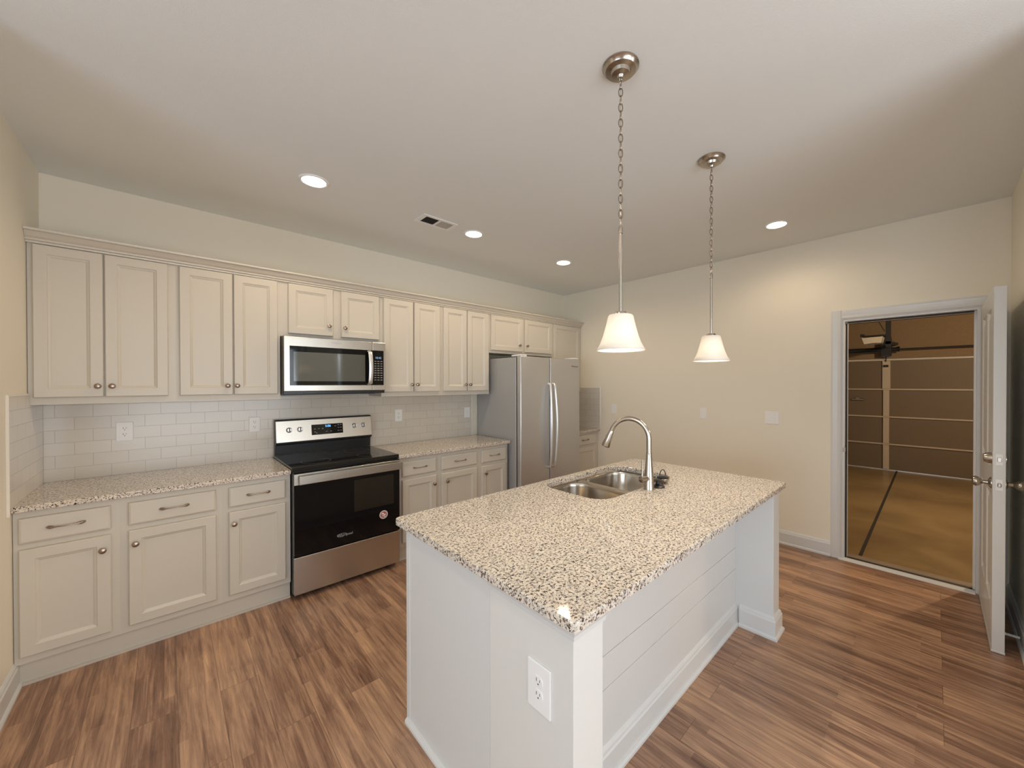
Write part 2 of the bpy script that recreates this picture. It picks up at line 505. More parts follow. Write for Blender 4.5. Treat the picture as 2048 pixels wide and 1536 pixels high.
# garage beyond the open door
GX, GZ = 10.26, -.12
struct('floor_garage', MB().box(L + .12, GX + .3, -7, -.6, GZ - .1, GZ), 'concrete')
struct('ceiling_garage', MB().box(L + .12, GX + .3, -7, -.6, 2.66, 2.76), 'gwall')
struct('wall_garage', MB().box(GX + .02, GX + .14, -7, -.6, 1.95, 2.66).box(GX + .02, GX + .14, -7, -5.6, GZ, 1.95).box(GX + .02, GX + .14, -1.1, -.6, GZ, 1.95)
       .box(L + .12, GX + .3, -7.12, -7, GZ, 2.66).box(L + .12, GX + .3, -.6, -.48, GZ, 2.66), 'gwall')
tag(struct('trim_1', MB().box(5.0, GX, -3.262, -3.236, GZ - .001, GZ + .003), 'concrete_joint'), 'dark control joint running across the stained concrete garage floor', 'floor joint')

# ------------------------------------------------------------ door opening trim and door
t = thing('door_frame', 'white painted door casing and jamb around the garage doorway', 'door frame', (L, DY0, 0))
t['kind'] = 'structure'; t.name = 'trim_2'
def casing(mb, lo, hi, vertical):
    pass
f = MB()
cp = [(0, 0), (.010, 0), (.012, .004), (.016, .012), (.012, .03), (.016, .05), (.017, .062), (.014, .076), (0, .078)]
# left leg, profile in X-Y extruded on Z (wide edge outward)
f.prism([(L - d, DY0 + w) for d, w in cp], 'Z', 0, DH + .078)
f.prism([(L - d, DH + w) for d, w in cp], 'Y', DY1 - .03, DY0 + .001)
obj('casing', f, 'trim', t)
j = MB()
j.box(L - .004, L + .125, DY0 - .018, DY0, 0, DH).box(L - .004, L + .125, DY1 + .0, DY1 + .018, 0, DH).box(L - .004, L + .125, DY1 + .018, DY0 - .018, DH - .018, DH)
j.box(L + .05, L + .085, DY0 - .030, DY0 - .018, 0, DH - .018).box(L + .05, L + .085, DY1 + .018, DY1 + .03, 0, DH - .018).box(L + .05, L + .085, DY1 + .03, DY0 - .03, DH - .030, DH - .018)
obj('jamb', j, 'trim', t)
obj('weatherstrip', MB().box(L + .040, L + .0498, DY0 - .028, DY0 - .0185, 0, DH - .03).box(L + .040, L + .0498, DY1 + .03, DY0 - .03, DH - .029, DH - .0185), 'dark', t)
obj('strike_plate', MB().box(L + .004, L + .034, DY0 - .020, DY0 - .0185, .91, .97).box(L - .006, L + .004, DY0 - .024, DY0 - .006, .915, .955), 'bronze', t)
th = thing('threshold', 'low metal threshold strip across the garage doorway', 'threshold', (L, -3.57, 0))
obj('sill_plate', MB().prism([(L - .035, 0), (L - .03, .006), (L - .005, .012), (L + .02, .012), (L + .02, 0)], 'Y', DY1 + .02, DY0 + .02), 'trim', th)
obj('sill', MB().box(L + .0205, L + .07, DY1 + .019, DY0 - .019, 0, .006), 'blackmetal', th)
obj('sill_nose', MB().box(L + .0705, L + .15, DY1 + .019, DY0 - .019, -.03, .012, .003), 'wood_sill', th)

DX0, DX1 = 3.862, L - .03       # free edge and hinge edge of the opened slab
DA, DB = -3.952, -3.999          # garage-side face and kitchen-side face
d = thing('door_1', 'white panelled garage door slab standing open against the front wall', 'door', (DX1, -3.975, 0), kind='structure')
s = MB()
zs = [.012, .25, .86, 1.02, 1.93, 2.035]
W_ = DX1 - DX0
cols = [DX0, DX0 + .115, DX0 + W_ / 2 - .05, DX0 + W_ / 2 + .05, DX1 - .115, DX1]
for a, c in ((0, 1), (2, 3), (4, 5)):
    s.box(cols[a], cols[c], DB, DA, zs[0], zs[5], .0015)
for a, c in ((1, 2), (3, 4)):
    for k, l in ((0, 1), (2, 3), (4, 5)):
        s.box(cols[a], cols[c], DB, DA, zs[k], zs[l])
    for k, l in ((1, 2), (3, 4)):
        s.box(cols[a], cols[c], DB + .014, DA - .014, zs[k], zs[l])
        for sgn, yy in ((1, DA - .014), (-1, DB + .014)):
            def R(i, dd): return [(cols[a] + i, yy + sgn * dd, zs[k] + i), (cols[c] - i, yy + sgn * dd, zs[k] + i), (cols[c] - i, yy + sgn * dd, zs[l] - i), (cols[a] + i, yy + sgn * dd, zs[l] - i)]
            s.rings([R(0, .0), R(.0, .012), R(.012, .003), R(.028, .003), R(.05, .010), R(.06, .010)])
obj('slab', s, 'trim', d)
obj('door_sweep', MB().box(DX0 - .002, DX1, DB - .002, DA + .004, .002, .014, .002), 'alu', d)
obj('edge_plate', MB().box(DX0 - .0018, DX0 + .001, -3.989, -3.963, .906, .966, .001), 'plate', d)
obj('edge_plate', MB().box(DX0 - .0018, DX0 + .001, -3.989, -3.963, 1.045, 1.105, .001), 'plate', d)
obj('latch_bolt', MB().box(DX0 - .008, DX0 - .0018, -3.983, -3.969, .924, .946, .003), 'nickel', d)
obj('dead_bolt', MB().box(DX0 - .005, DX0 - .0018, -3.984, -3.968, 1.063, 1.088, .002), 'nickel', d)
kp = [(.032, 0), (.032, .004), (.022, .010), (.012, .014), (.010, .032), (.018, .040), (.027, .050), (.029, .060), (.024, .070), (.010, .074), (0, .0745)]
A_ = Matrix.Translation((DX0 + .06, DA, .935)) @ Matrix.Rotation(-PI / 2, 4, 'X')
B_ = Matrix.Translation((DX0 + .06, DB, .935)) @ Matrix.Rotation(PI / 2, 4, 'X')
obj('door_knob', MB().lathe(kp, A_), 'nickel', d, True)
obj('door_knob', MB().lathe([(r, z * .95) for r, z in kp], B_), 'nickel', d, True)
obj('deadbolt_cylinder', MB().lathe([(.032, 0), (.030, .014), (.024, .026), (.022, .030), (0, .030)], Matrix.Translation((0, 0, .14)) @ A_), 'nickel', d, True)
obj('thumb_turn', MB().lathe([(.026, 0), (.026, .006), (.012, .010), (0, .010)], Matrix.Translation((0, 0, .14)) @ B_), 'nickel', d, True)
for hz in (.22, 1.02, 1.82):
    obj('hinge', MB().lathe([(.007, -.045), (.007, .045)], Matrix.Translation((L - .014, DB - .006, hz)), 12), 'nickel', d, True)
ds = thing('door_stop', 'white spring door stop sticking out of the baseboard behind the door', 'door stop', (3.98, -4.06, .075))
pts = []
for i in range(120):
    a = i / 119
    pts.append((3.98 + .006 * math.cos(a * 16 * 2 * PI), -4.062 + .052 * a, .075 + .006 * math.sin(a * 16 * 2 * PI)))
obj('spring', MB().tube(pts, .0014, 6), 'plate', ds, True)
obj('tip', MB().lathe([(.008, 0), (.009, .008), (0, .010)], Matrix.Translation((3.98, -4.011, .075)) @ Matrix.Rotation(-PI / 2, 4, 'X'), 12), 'plate', ds, True)

# ------------------------------------------------------------ garage contents
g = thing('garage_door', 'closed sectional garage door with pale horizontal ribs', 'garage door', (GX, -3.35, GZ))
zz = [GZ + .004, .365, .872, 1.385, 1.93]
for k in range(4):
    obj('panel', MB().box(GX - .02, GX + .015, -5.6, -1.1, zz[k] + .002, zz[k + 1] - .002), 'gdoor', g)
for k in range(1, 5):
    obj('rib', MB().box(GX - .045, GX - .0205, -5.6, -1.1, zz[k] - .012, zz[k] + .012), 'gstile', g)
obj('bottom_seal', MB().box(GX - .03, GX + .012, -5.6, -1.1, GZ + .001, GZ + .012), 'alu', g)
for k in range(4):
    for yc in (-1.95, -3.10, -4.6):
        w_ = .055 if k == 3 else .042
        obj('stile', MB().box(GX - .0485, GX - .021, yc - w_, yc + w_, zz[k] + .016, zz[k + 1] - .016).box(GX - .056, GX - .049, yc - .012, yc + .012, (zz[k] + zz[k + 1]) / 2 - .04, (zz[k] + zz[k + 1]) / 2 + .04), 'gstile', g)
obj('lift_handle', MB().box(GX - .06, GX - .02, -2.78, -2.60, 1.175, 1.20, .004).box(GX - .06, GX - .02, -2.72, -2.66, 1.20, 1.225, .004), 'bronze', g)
tb = thing('torsion_spring_bar', 'black torsion spring shaft above the garage door', 'spring bar', (GX - .1, -3.1, 2.12))
obj('shaft', MB().tube([(GX - .1, -5.5, 2.12), (GX - .1, -1.2, 2.12)], .013, 10), 'blackmetal', tb, True)
obj('spring', MB().tube([(GX - .1, -3.08, 2.12), (GX - .1, -1.5, 2.12)], .045, 14), 'blackmetal', tb, True)
obj('winding_cone', MB().tube([(GX - .1, -3.28, 2.12), (GX - .1, -3.22, 2.12), (GX - .1, -3.1, 2.12)], [.052, .035, .044], 14), 'blackmetal', tb, True)
obj('center_bracket', MB().box(GX - .14, GX - .02, -3.17, -3.03, 2.0, 2.34), 'blackmetal', tb)
go = thing('garage_door_opener', 'hanging garage door opener with white light lens and black rail', 'garage door opener', (8.6, -3.0, 2.1))
obj('motor_housing', MB().box(8.5, 8.85, -3.20, -2.93, 2.225, 2.25, .004).box(8.5, 8.56, -2.95, -2.9, 2.235, 2.275), 'blackmetal', go)
obj('light_lens', MB().prism([(-2.92, 2.215), (-3.17, 2.222), (-3.15, 2.125), (-3.05, 2.128), (-2.95, 2.115)], 'X', 8.5, 8.8), 'opener', go)
obj('rail', MB().prism([(8.5, 2.14), (8.5, 2.10), (GX - .02, 2.2), (GX - .02, 2.24)], 'Y', -3.26, -3.20), 'blackmetal', go)
obj('hanger_strap', MB().box(8.50, 8.52, -3.262, -3.20, 2.05, 2.55).tube([(8.51, -3.235, 2.50), (8.51, -3.25, 2.52), (8.51, -3.37, 2.64)], .012, 8).tube([(8.51, -3.19, 2.30), (8.51, -3.10, 2.50), (8.51, -3.02, 2.62)], .006, 8), 'blackmetal', go)
obj('trolley_arm', MB().tube([(GX - .07, -3.1, 2.02), (GX - .07, -3.095, 1.9)], .008, 8).box(GX - .07, GX - .05, -3.13, -3.06, 1.80, 1.84), 'blackmetal', go)

# ------------------------------------------------------------ cabinets
DOORP = [(0, 0), (0, .014), (.004, .019), (.050, .019), (.054, .0145), (.060, .0125), (.066, .0085), (.0665, .0085)]
DRAWP = [(0, 0), (0, .012), (.003, .016), (.010, .019), (.0105, .019)]
def knob(parent, x, y, z):
    mt = Matrix.Translation((x, y, z)) @ FRONT
    return obj('knob', MB().lathe([(.0085, 0), (.007, .003), (.0055, .010), (.007, .014), (.013, .018), (.0155, .022), (.0145, .027), (.008, .0305), (0, .031)], mt, 18), 'bronze', parent, True)
def pull(parent, x, y, z):
    pts, rad = [], []
    for i in range(21):
        u = i / 20 * 2 - 1
        pts.append((x + u * .063, y - .006 - .024 * (1 - abs(u) ** 3.0), z))
        rad.append(.0030 + .0052 * math.exp(-((abs(u) - .80) / .16) ** 2))
    return obj('handle', MB().tube(pts, rad, 10).lathe([(.006, 0), (.005, .008)], Matrix.Translation((x - .058, y, z)) @ FRONT, 10).lathe([(.006, 0), (.005, .008)], Matrix.Translation((x + .058, y, z)) @ FRONT, 10), 'bronze', parent, True)

def upper(x0, x1, z0, doors, label, dz0, dz1=2.268, y=-.305):
    # doors: (x0, x1, knob x or None, knob z)
    c = thing('upper_cabinet', label, 'cabinet', ((x0 + x1) / 2, 0, z0), 'white upper cabinets on the back wall')
    b = MB().box(x0 + .0001, x1 - .0001, y, -.002, z0, 2.300)
    obj('body', b, 'cab', c)
    for a, e_, kx, kz in doors:
        dd = obj('door', MB().panel(a, e_, dz0, dz1, y - .0015, DOORP), 'cab', c)
        if kx: knob(dd, kx, y - .0205, kz)
    return c
A = 1.1656; R_ = A + .762
upper(.002, .592, UB, [(.022, .279, .257, 1.488), (.285, .556, .314, 1.488)], 'white two-door upper cabinet in the left corner of the wall run', 1.425)
upper(.592, A, UB, [(.609, .882, .852, 1.488), (.889, 1.148, .905, 1.488)], 'white two-door upper cabinet directly left of the microwave', 1.425)
upper(A, R_, 1.862, [(1.216, 1.531, 1.497, 1.966), (1.592, 1.905, 1.617, 1.962)], 'short white two-door cabinet above the microwave', 1.886)
upper(R_, 2.528, UB, [(1.945, 2.224, 2.204, 1.492), (2.236, 2.505, 2.259, 1.492)], 'white two-door upper cabinet directly right of the microwave', 1.425)
upper(2.528, 3.121, UB, [(2.547, 2.820, 2.800, 1.490), (2.832, 3.102, 2.856, 1.490)], 'tall white two-door upper cabinet directly left of the refrigerator', 1.425)
upper(3.121, 4.130, 1.845, [(3.142, 3.611, 3.553, 1.949), (3.645, 4.110, 3.674, 1.951)], 'short white two-door cabinet above the refrigerator', 1.875)
upper(4.130, L - .002, UB, [(4.150, 4.668, None, 0)], 'white single-door upper cabinet at the right end of the run', 1.425)

# crown along the cabinet tops
cpz = [(-.306, 2.272), (-.320, 2.272), (-.322, 2.282), (-.332, 2.286), (-.334, 2.294), (-.345, 2.303), (-.356, 2.318), (-.362, 2.326), (-.374, 2.329), (-.376, 2.340), (-.30, 2.340), (-.30, 2.301), (-.306, 2.301)]
cm = obj('crown_molding', MB().prism(cpz, 'X', .001, L - .001), 'cab')
tag(cm, 'long white crown moulding along the tops of the upper cabinets', 'crown moulding')

def base(x0, x1, dr, do, kx, label, y=-.610):
    c = thing('base_cabinet', label, 'cabinet', ((x0 + x1) / 2, 0, 0), 'white base cabinets under the back wall counters')
    obj('body', MB().box(x0 + .0001, x1 - .0001, y, -.002, .114, CT - .0305), 'cab', c)
    obj('toe_kick', MB().box(x0 + .0001, x1 - .0001, y + .022, -.05, 0, .1135).box(x0 + .0001, x1 - .0001, y + .010, y + .022, 0, .013), 'cab', c)
    a, e_ = dr
    dw = obj('drawer', MB().panel(a, e_, .712, .838, y - .0015, DRAWP), 'cab', c)
    pull(dw, (a + e_) / 2, y - .0205, .779)
    dd = obj('door', MB().panel(do[0], do[1], .152, .682, y - .0015, DOORP), 'cab', c)
    if kx: knob(dd, kx, y - .0205, .608)
base(.002, .358, (.020, .325), (.020, .325), .296, 'white base cabinet with drawer against the left wall')
base(.358, .797, (.390, .766), (.390, .766), .418, 'widest white base cabinet left of the range, with drawer over door')
base(.797, A, (.828, 1.136), (.828, 1.136), .853, 'white base cabinet with drawer directly left of the range')
base(R_, 2.320, (1.973, 2.290), (1.973, 2.290), 2.264, 'white base cabinet with drawer directly right of the range')
base(2.320, 2.762, (2.346, 2.732), (2.346, 2.732), 2.395, 'white base cabinet midway between range and refrigerator')
base(2.762, 3.130, (2.790, 3.100), (2.790, 3.100), 2.830, 'white base cabinet with drawer beside the refrigerator')
base(4.135, L - .002, (4.160, 4.642), (4.160, 4.642), None, 'white base cabinet right of the refrigerator in the corner')

def counter(x0, x1, label):
    o = obj('countertop', MB().box(x0, x1, -.648, -.002, CT - .030, CT, .003, 2), 'granite')
    tag(o, label, 'countertop')
counter(.002, A - .002, 'speckled granite countertop between the left wall and the range')
counter(R_ + .002, 3.140, 'speckled granite countertop between the range and the refrigerator')
counter(4.135, L - .002, 'small speckled granite countertop in the corner right of the refrigerator')

# backsplash: origin at counter height so the courses start there
def splash(mb, mat, label, loc, trim=None):
    o = thing('tile_backsplash', label, 'backsplash', loc, 'white tile backsplashes')
    obj('tile_field', mb, mat, o)
    if trim: obj('edge_tile', trim, 'tile_edge', o)
    return o
TZ = CT + 7 * .0779
splash(MB().box(.0095, 3.095, -.009, -.0005, CT, UB).box(A, R_, -.009, -.0005, UB, 1.40), 'tile_x', 'long white subway tile backsplash on the back wall behind the range', (.053, 0, CT), MB().box(3.095, 3.107, -.010, 0, CT, UB, .002))
splash(MB().box(0, .009, -.300, -.0005, CT, UB).box(0, .009, -.700, -.328, CT, TZ - .012).box(0, .009, -.328, -.300, CT, UB), 'tile_y', 'white tile side splash on the left wall beside the counter', (0, -.012, CT), MB().box(0, .012, -.712, -.700, CT - .034, TZ, .003).box(0, .011, -.700, -.330, TZ - .012, TZ, .003))
splash(MB().box(L - .009, L, -.640, -.012, CT, TZ - .012), 'tile_y', 'small white tile side splash on the right wall beside the refrigerator', (L, -.012, CT), MB().box(L - .011, L, -.652, -.640, CT, TZ, .003).box(L - .011, L, -.640, -.012, TZ - .012, TZ, .003))

# ------------------------------------------------------------ microwave
mw = thing('microwave', 'stainless over-the-range microwave with black window', 'microwave', ((A + R_) / 2, 0, 1.43))
mx0, mx1, my, mz0, mz1 = A + .004, R_ - .003, -.405, 1.432, 1.858
obj('body', MB().box(mx0, mx1, -.385, -.012, mz0 - .012, mz1, .003).box(mx0 + .02, mx1 - .05, -.30, -.05, mz0 - .018, mz0 - .012), 'black', mw)
sx = 1.812
dr = obj('door', MB().box(mx0 + .001, sx, my, -.386, mz0 + .012, mz1 - .002, .004, 2), 'steel', mw)
obj('door_glass', MB().box(1.207, sx - .0005, my - .0015, my - .0002, 1.488, 1.785), 'blackglass', dr)
obj('window', MB().box(1.232, 1.752, my - .0025, my - .0016, 1.520, 1.742, .0005), 'window_glass', dr)
pts = [(1.783, my - .008, 1.775), (1.783, my - .03, 1.768)] + [(1.783, my - .036 - .018 * math.sin(PI * i / 10), 1.762 - .254 * i / 10) for i in range(11)] + [(1.783, my - .03, 1.502), (1.783, my - .008, 1.495)]
obj('handle', MB().tube(pts, .017, 12, flat=(.4, 1)), 'handle', dr, True)
text('brand_mark', 'Whirlpool', .016, (1.53, my - .0008, 1.825), FRONT, 'ink', dr)
cpn = obj('control_panel', MB().box(sx + .0015, mx1, my, -.386, mz0 + .012, mz1 - .002, .004, 2), 'steel', mw)
obj('panel_glass', MB().box(sx + .002, 1.908, my - .0015, my - .0002, 1.488, 1.785), 'blackglass', cpn)
text('display', '10:42', .024, (1.862, my - .0018, 1.722), FRONT, 'lcd2', cpn)
for i in range(9):
    for k in range(3):
        obj('button', MB().box(1.828 + k * .026, 1.845 + k * .026, my - .0020, my - .0015, 1.690 - i * .020, 1.695 - i * .020), 'ink', cpn)

# ------------------------------------------------------------ range
rg = thing('range', 'stainless electric range with black glass oven door and smooth cooktop', 'range', ((A + R_) / 2, 0, 0))
rx0, rx1 = A + .004, R_ - .004
rc = (rx0 + rx1) / 2
obj('body', MB().box(rx0 + .002, rx1 - .002, -.652, -.012, .035, .888).box(rx0 + .012, rx1 - .012, -.60, -.05, .0, .034), 'black', rg)
ct = obj('cooktop', MB().box(rx0 - .004, rx1 + .004, -.665, -.055, .889, .919, .004, 2), 'cooktop', rg)
bn = MB()
for bx_, by_, br in ((rc - .19, -.50, .10), (rc + .19, -.50, .085), (rc - .19, -.24, .075), (rc + .19, -.24, .10), (rc, -.2, .05)):
    bn.lathe([(br, .9192), (br, .9194), (br - .003, .9194), (br - .003, .9192)], Matrix.Translation((bx_, by_, 0)), 40, cap=False)
obj('burner_ring', bn, 'ink_dark', ct)
bgd = obj('backguard', MB().prism([(-.055, .920), (-.062, 1.0), (-.095, 1.012), (-.098, 1.03), (-.072, 1.200), (-.060, 1.208), (-.012, 1.208), (-.012, .920)], 'X', rx0 + .002, rx1 - .002), 'black', rg)
# stainless face follows the slope
f = MB()
def slope(z, off=0): return -.098 + (z - 1.03) * (.026 / .170) - off
f.rings([[(rx0 + .004, slope(1.028, .0), 1.028), (rx1 - .004, slope(1.028, .0), 1.028), (rx1 - .004, slope(1.196), 1.196), (rx0 + .004, slope(1.196), 1.196)],
         [(rx0 + .004, slope(1.028, .003), 1.028), (rx1 - .004, slope(1.028, .003), 1.028), (rx1 - .004, slope(1.196, .003), 1.196), (rx0 + .004, slope(1.196, .003), 1.196)]])
fc = obj('control_face', f, 'steel', bgd)
TILT = Matrix.Rotation(math.radians(-8.7), 4, 'X')
for kx in (1.262, 1.340, 1.768, 1.846):
    mt = Matrix.Translation((kx, slope(1.122, .003), 1.122)) @ TILT @ FRONT
    kb = obj('knob', MB().lathe([(.021, 0), (.021, .006), (.018, .010), (.017, .024), (.014, .027), (0, .027)], mt, 28), 'handle', bgd, True)
    gp = MB().box(-.004, .004, -.017, .017, .0275, .031, .001); gp.bm.transform(mt); obj('grip_line', gp, 'ink_dark', kb)
def onface(mb, z): mb.bm.transform(Matrix.Translation((0, slope(z, .0033), z)) @ TILT); return mb
ds_ = obj('display_panel', onface(MB().box(1.425, 1.672, -.002, 0, -.045, .042), 1.112), 'blackglass', bgd)
text('clock_digits', '5:06', .026, (1.552, slope(1.136, .0062), 1.136), TILT @ FRONT, 'lcd', ds_)
for i, (px, pz) in enumerate([(1.45, .005), (1.48, .005), (1.51, .005), (1.54, -.022), (1.575, -.022), (1.61, .02), (1.635, .005), (1.655, .005), (1.635, -.022), (1.655, -.022), (1.635, .028), (1.655, .028), (1.45, -.02), (1.462, -.03)]):
    obj('button_mark', onface(MB().box(px - .006, px + .006, -.0028, -.0021, pz - .002, pz + .002), 1.112), 'ink', ds_)
# oven door
oy = -.690
od = obj('oven_door', MB().box(rx0 + .003, rx1 - .003, oy, -.655, .306, .884, .003, 2), 'blackglass', rg)
obj('door_top_trim', MB().box(rx0 + .003, rx1 - .003, oy - .0035, oy - .0002, .800, .876, .001), 'steel', od)
obj('window', MB().box(1.565, 1.870, oy - .0012, oy - .0002, .53, .77), 'oven_window', od)
obj('handle', MB().box(rx0 + .028, rx1 - .012, oy - .050, oy - .030, .808, .866, .003, 2).box(rx0 + .05, rx0 + .075, oy - .03, oy - .003, .825, .85).box(rx1 - .06, rx1 - .035, oy - .03, oy - .003, .825, .85), 'steel', od)
text('brand_mark', 'Whirlpool', .026, (1.500, oy - .0008, .378), FRONT, 'ink', od)
obj('brand_swirl', MB().tube([(1.478 + .034 * math.cos(a / 12 * 1.6 * PI), oy - .001, .380 + .012 * math.sin(a / 12 * 1.6 * PI)) for a in range(13)], .0011, 6), 'ink', od)
stk = obj('round_sticker', MB().lathe([(.033, 0), (.033, .0008), (0, .0008)], Matrix.Translation((1.788, oy, .458)) @ FRONT, 32), 'plate', od)
obj('sticker_print', MB().lathe([(.029, .0009), (.029, .0012), (0, .0012)], Matrix.Translation((1.788, oy, .458)) @ FRONT, 32), 'red', stk)
obj('sticker_mark', MB().tube([(1.788 - .014 + .028 * i / 12, oy - .0022, .462 + .008 * math.sin(i / 12 * 2 * PI)) for i in range(13)], .0042, 8).tube([(1.788 - .012 + .024 * i / 12, oy - .0022, .447 + .005 * math.sin(i / 12 * 2 * PI)) for i in range(13)], .003, 8).lathe([(.0265, .0012), (.0265, .0016), (.0245, .0016), (.0245, .0012)], Matrix.Translation((1.788, oy, .458)) @ FRONT, 32, cap=False), 'plate', stk)
obj('storage_drawer', MB().box(rx0 + .003, rx1 - .003, oy, -.655, .040, .298, .003, 2), 'steel', rg)

# ------------------------------------------------------------ refrigerator
fr = thing('refrigerator', 'stainless side-by-side refrigerator with two curved handles', 'refrigerator', (3.64, -.4, 0))
fx0, fx1, fy = 3.165, 4.108, -.785
obj('body', MB().box(fx0, fx1 - .004, fy + .075, -.03, .02, 1.775, .004).box(fx0 + .02, fx1 - .02, fy + .10, -.05, 0, .02), 'fridge_side', fr)
obj('gasket', MB().box(fx0 + .006, fx1 - .010, fy + .063, fy + .0745, .05, 1.77), 'black', fr)
seam = 3.600
for (a, e_, nm, hx) in ((fx0, seam - .0045, 'Freezer', 3.572), (seam + .0045, fx1, 'Fresh', 3.640)):
    dd = obj('door', MB().box(a, e_, fy, fy + .062, .045, 1.785, .010, 3), 'steel_v', fr, True)
    pts = [(hx, fy + .001, 1.497), (hx, fy - .028, 1.490)] + [(hx + (.010 if hx > seam else -.010) * math.sin(PI * i / 12), fy - .036 - .026 * math.sin(PI * i / 12), 1.478 - .878 * i / 12) for i in range(13)] + [(hx, fy - .028, .588), (hx, fy + .001, .581)]
    obj('handle', MB().tube(pts, .0145, 12), 'handle', dd, True)
    if hx > seam: text('brand_mark', 'Whirlpool', .028, (4.015, fy - .0006, 1.700), FRONT, 'ink_dark', dd)
obj('hinge_cover', MB().box(fx0 + .01, fx0 + .10, fy + .012, fy + .16, 1.786, 1.802, .004), 'plate', fr)
obj('hinge_cover', MB().box(fx1 - .10, fx1 - .01, fy + .012, fy + .16, 1.786, 1.802, .004), 'plate', fr)

# ------------------------------------------------------------ outlets and switches
def outlet(loc, rotz, label, w=.074, h=.118, kind='outlet'):
    o = thing('wall_outlet' if kind == 'outlet' else 'light_switch', label, 'outlet' if kind == 'outlet' else 'switch', loc)
    root = o
    def local(nm, mb, mat, par):
        bmesh.ops.recalc_face_normals(mb.bm, faces=mb.bm.faces)
        me = bpy.data.meshes.new(nm); mb.bm.to_mesh(me); mb.bm.free(); me.materials.append(M[mat])
        ob = bpy.data.objects.new(nm, me); S.collection.objects.link(ob); ob.parent = par; return ob
    local('cover_plate', MB().box(-w / 2, w / 2, -.006, 0, -h / 2, h / 2, .0025, 2), 'plate', root)
    if kind == 'outlet':
        for s_ in (.0195, -.0195):
            poly = []
            for i in range(28):
                a = 2 * PI * i / 28
                poly.append((.0168 * math.cos(a), max(-.0135, min(.0135, .0175 * math.sin(a))) + s_))
            rc_ = local('receptacle', MB().prism(poly, 'Y', -.0078, -.0055), 'plate', root)
            sl = MB().box(-.0078, -.0056, -.0081, -.0076, s_ - .001, s_ + .0085).box(.0056, .0074, -.0081, -.0076, s_, s_ + .0075)
            sl.lathe([(.0024, 0), (.0024, .0005)], Matrix.Translation((0, -.0076, s_ - .0075)) @ FRONT, 12)
            local('slots', sl, 'dark', rc_)
    elif kind == 'switch':
        for k in ((-.023, .023) if w > .1 else (0,)):
            local('toggle', MB().box(k - .005, k + .005, -.0075, -.0055, -.012, .012).box(k - .003, k + .003, -.016, -.006, .001, .009, .001), 'plate', root)
            local('screw', MB().lathe([(.002, 0), (.002, .0006)], Matrix.Translation((k, -.006, .030)) @ FRONT, 10).lathe([(.002, 0), (.002, .0006)], Matrix.Translation((k, -.006, -.030)) @ FRONT, 10).box(k - .0052, k - .0050, -.0078, -.0055, -.012, .012), 'ink', root)
    o.rotation_euler = (0, 0, rotz)
    return o
outlet((.345, -.009, 1.186), 0, 'white duplex outlet on the tile nearest the left corner', .080, .125)
outlet((1.045, -.009, 1.180), 0, 'white duplex outlet on the tile just left of the range')
outlet((2.218, -.009, 1.184), 0, 'white duplex outlet on the tile right of the range')
outlet((3.030, -.009, 1.172), 0, 'white wall switch on the tile beside the refrigerator', kind='switch')
outlet((L, -.862, 1.172), PI / 2 * -1 + 0, 'blank white wall plate nearest the small tile side splash', .076, .118, 'blank')
outlet((L, -2.005, 1.177), -PI / 2, 'blank white wall plate above the far end of the island', .070, .118, 'blank')
outlet((L, -2.655, 1.171), -PI / 2, 'white double toggle switch beside the garage doorway', .118, .118, 'switch')
outlet((1.316, -2.949, .632), -PI / 2, 'white duplex outlet on the near end of the island', .092, .138)

# ------------------------------------------------------------ island
ix0, ix1, iy0, iy1 = 1.276, 3.232, -3.113, -2.064
isl = thing('kitchen_island', 'white island with recessed shiplap side and square end posts', 'island', ((ix0 + ix1) / 2, -2.59, 0))
bz = CT - .0305
obj('cabinet_body', MB().box(1.317, 3.215, -2.712, -2.135, 0, .60).box(1.317, 2.10, -2.712, -2.135, .60, bz).box(2.95, 3.215, -2.712, -2.135, .60, bz).box(2.10, 2.95, -2.712, -2.60, .60, bz).box(1.318, 3.214, -2.1345, -2.104, .10, .66).box(1.318, 2.1, -2.1345, -2.104, .66, bz).box(2.95, 3.214, -2.1345, -2.104, .66, bz), 'trim', isl)
obj('end_stile', MB().box(1.3135, 1.345, -2.134, -2.103, .002, bz, .001), 'trim', isl)
obj('knee_wall', MB().box(1.443, 3.110, -2.850, -2.7125, 0, bz), 'trim', isl)
obj('end_post', MB().box(1.3155, 1.443, -3.076, -2.7125, 0, bz, .002), 'post', isl)
obj('end_post', MB().box(3.110, 3.226, -3.076, -2.7125, 0, bz, .002), 'trim', isl)
sh = MB()
zb = [.12, .3415, .4715, bz - .001]
for a, c in zip(zb, zb[1:]):
    sh.box(1.4435, 3.1095, -2.868, -2.8502, a + .0012, c - .0012, .0008)
obj('shiplap_board', sh, 'trim', isl)
bb = MB()
bb.prism([(-2.868 - x, z) for x, z in bpz], 'X', 1.444, 3.109)
obj('baseboard', bb, 'trim', isl)
def wrap(x0, x1, y0, y1, prof):
    return MB().rings([[(x0 - o_, y0 - o_, z), (x1 + o_, y0 - o_, z), (x1 + o_, y1, z), (x0 - o_, y1, z)] for o_, z in prof])
bprof = [(x, z) for x, z in bpz[1:-1]] + [(.001, .13)]
obj('post_base', wrap(3.110, 3.226, -3.076, -2.8935, bprof), 'trim', isl)
obj('post_base', wrap(1.3155, 1.443, -3.076, -2.8935, bprof), 'trim', isl)
obj('post_base', MB().prism([(1.3150 - x, z) for x, z in bpz], 'Y', -2.893, -2.714), 'trim', isl)
obj('shoe_molding', MB().prism([(1.3165, 0), (1.300, 0), (1.301, .010), (1.306, .018), (1.3165, .021)], 'Y', -2.7135, -2.11), 'trim', isl)
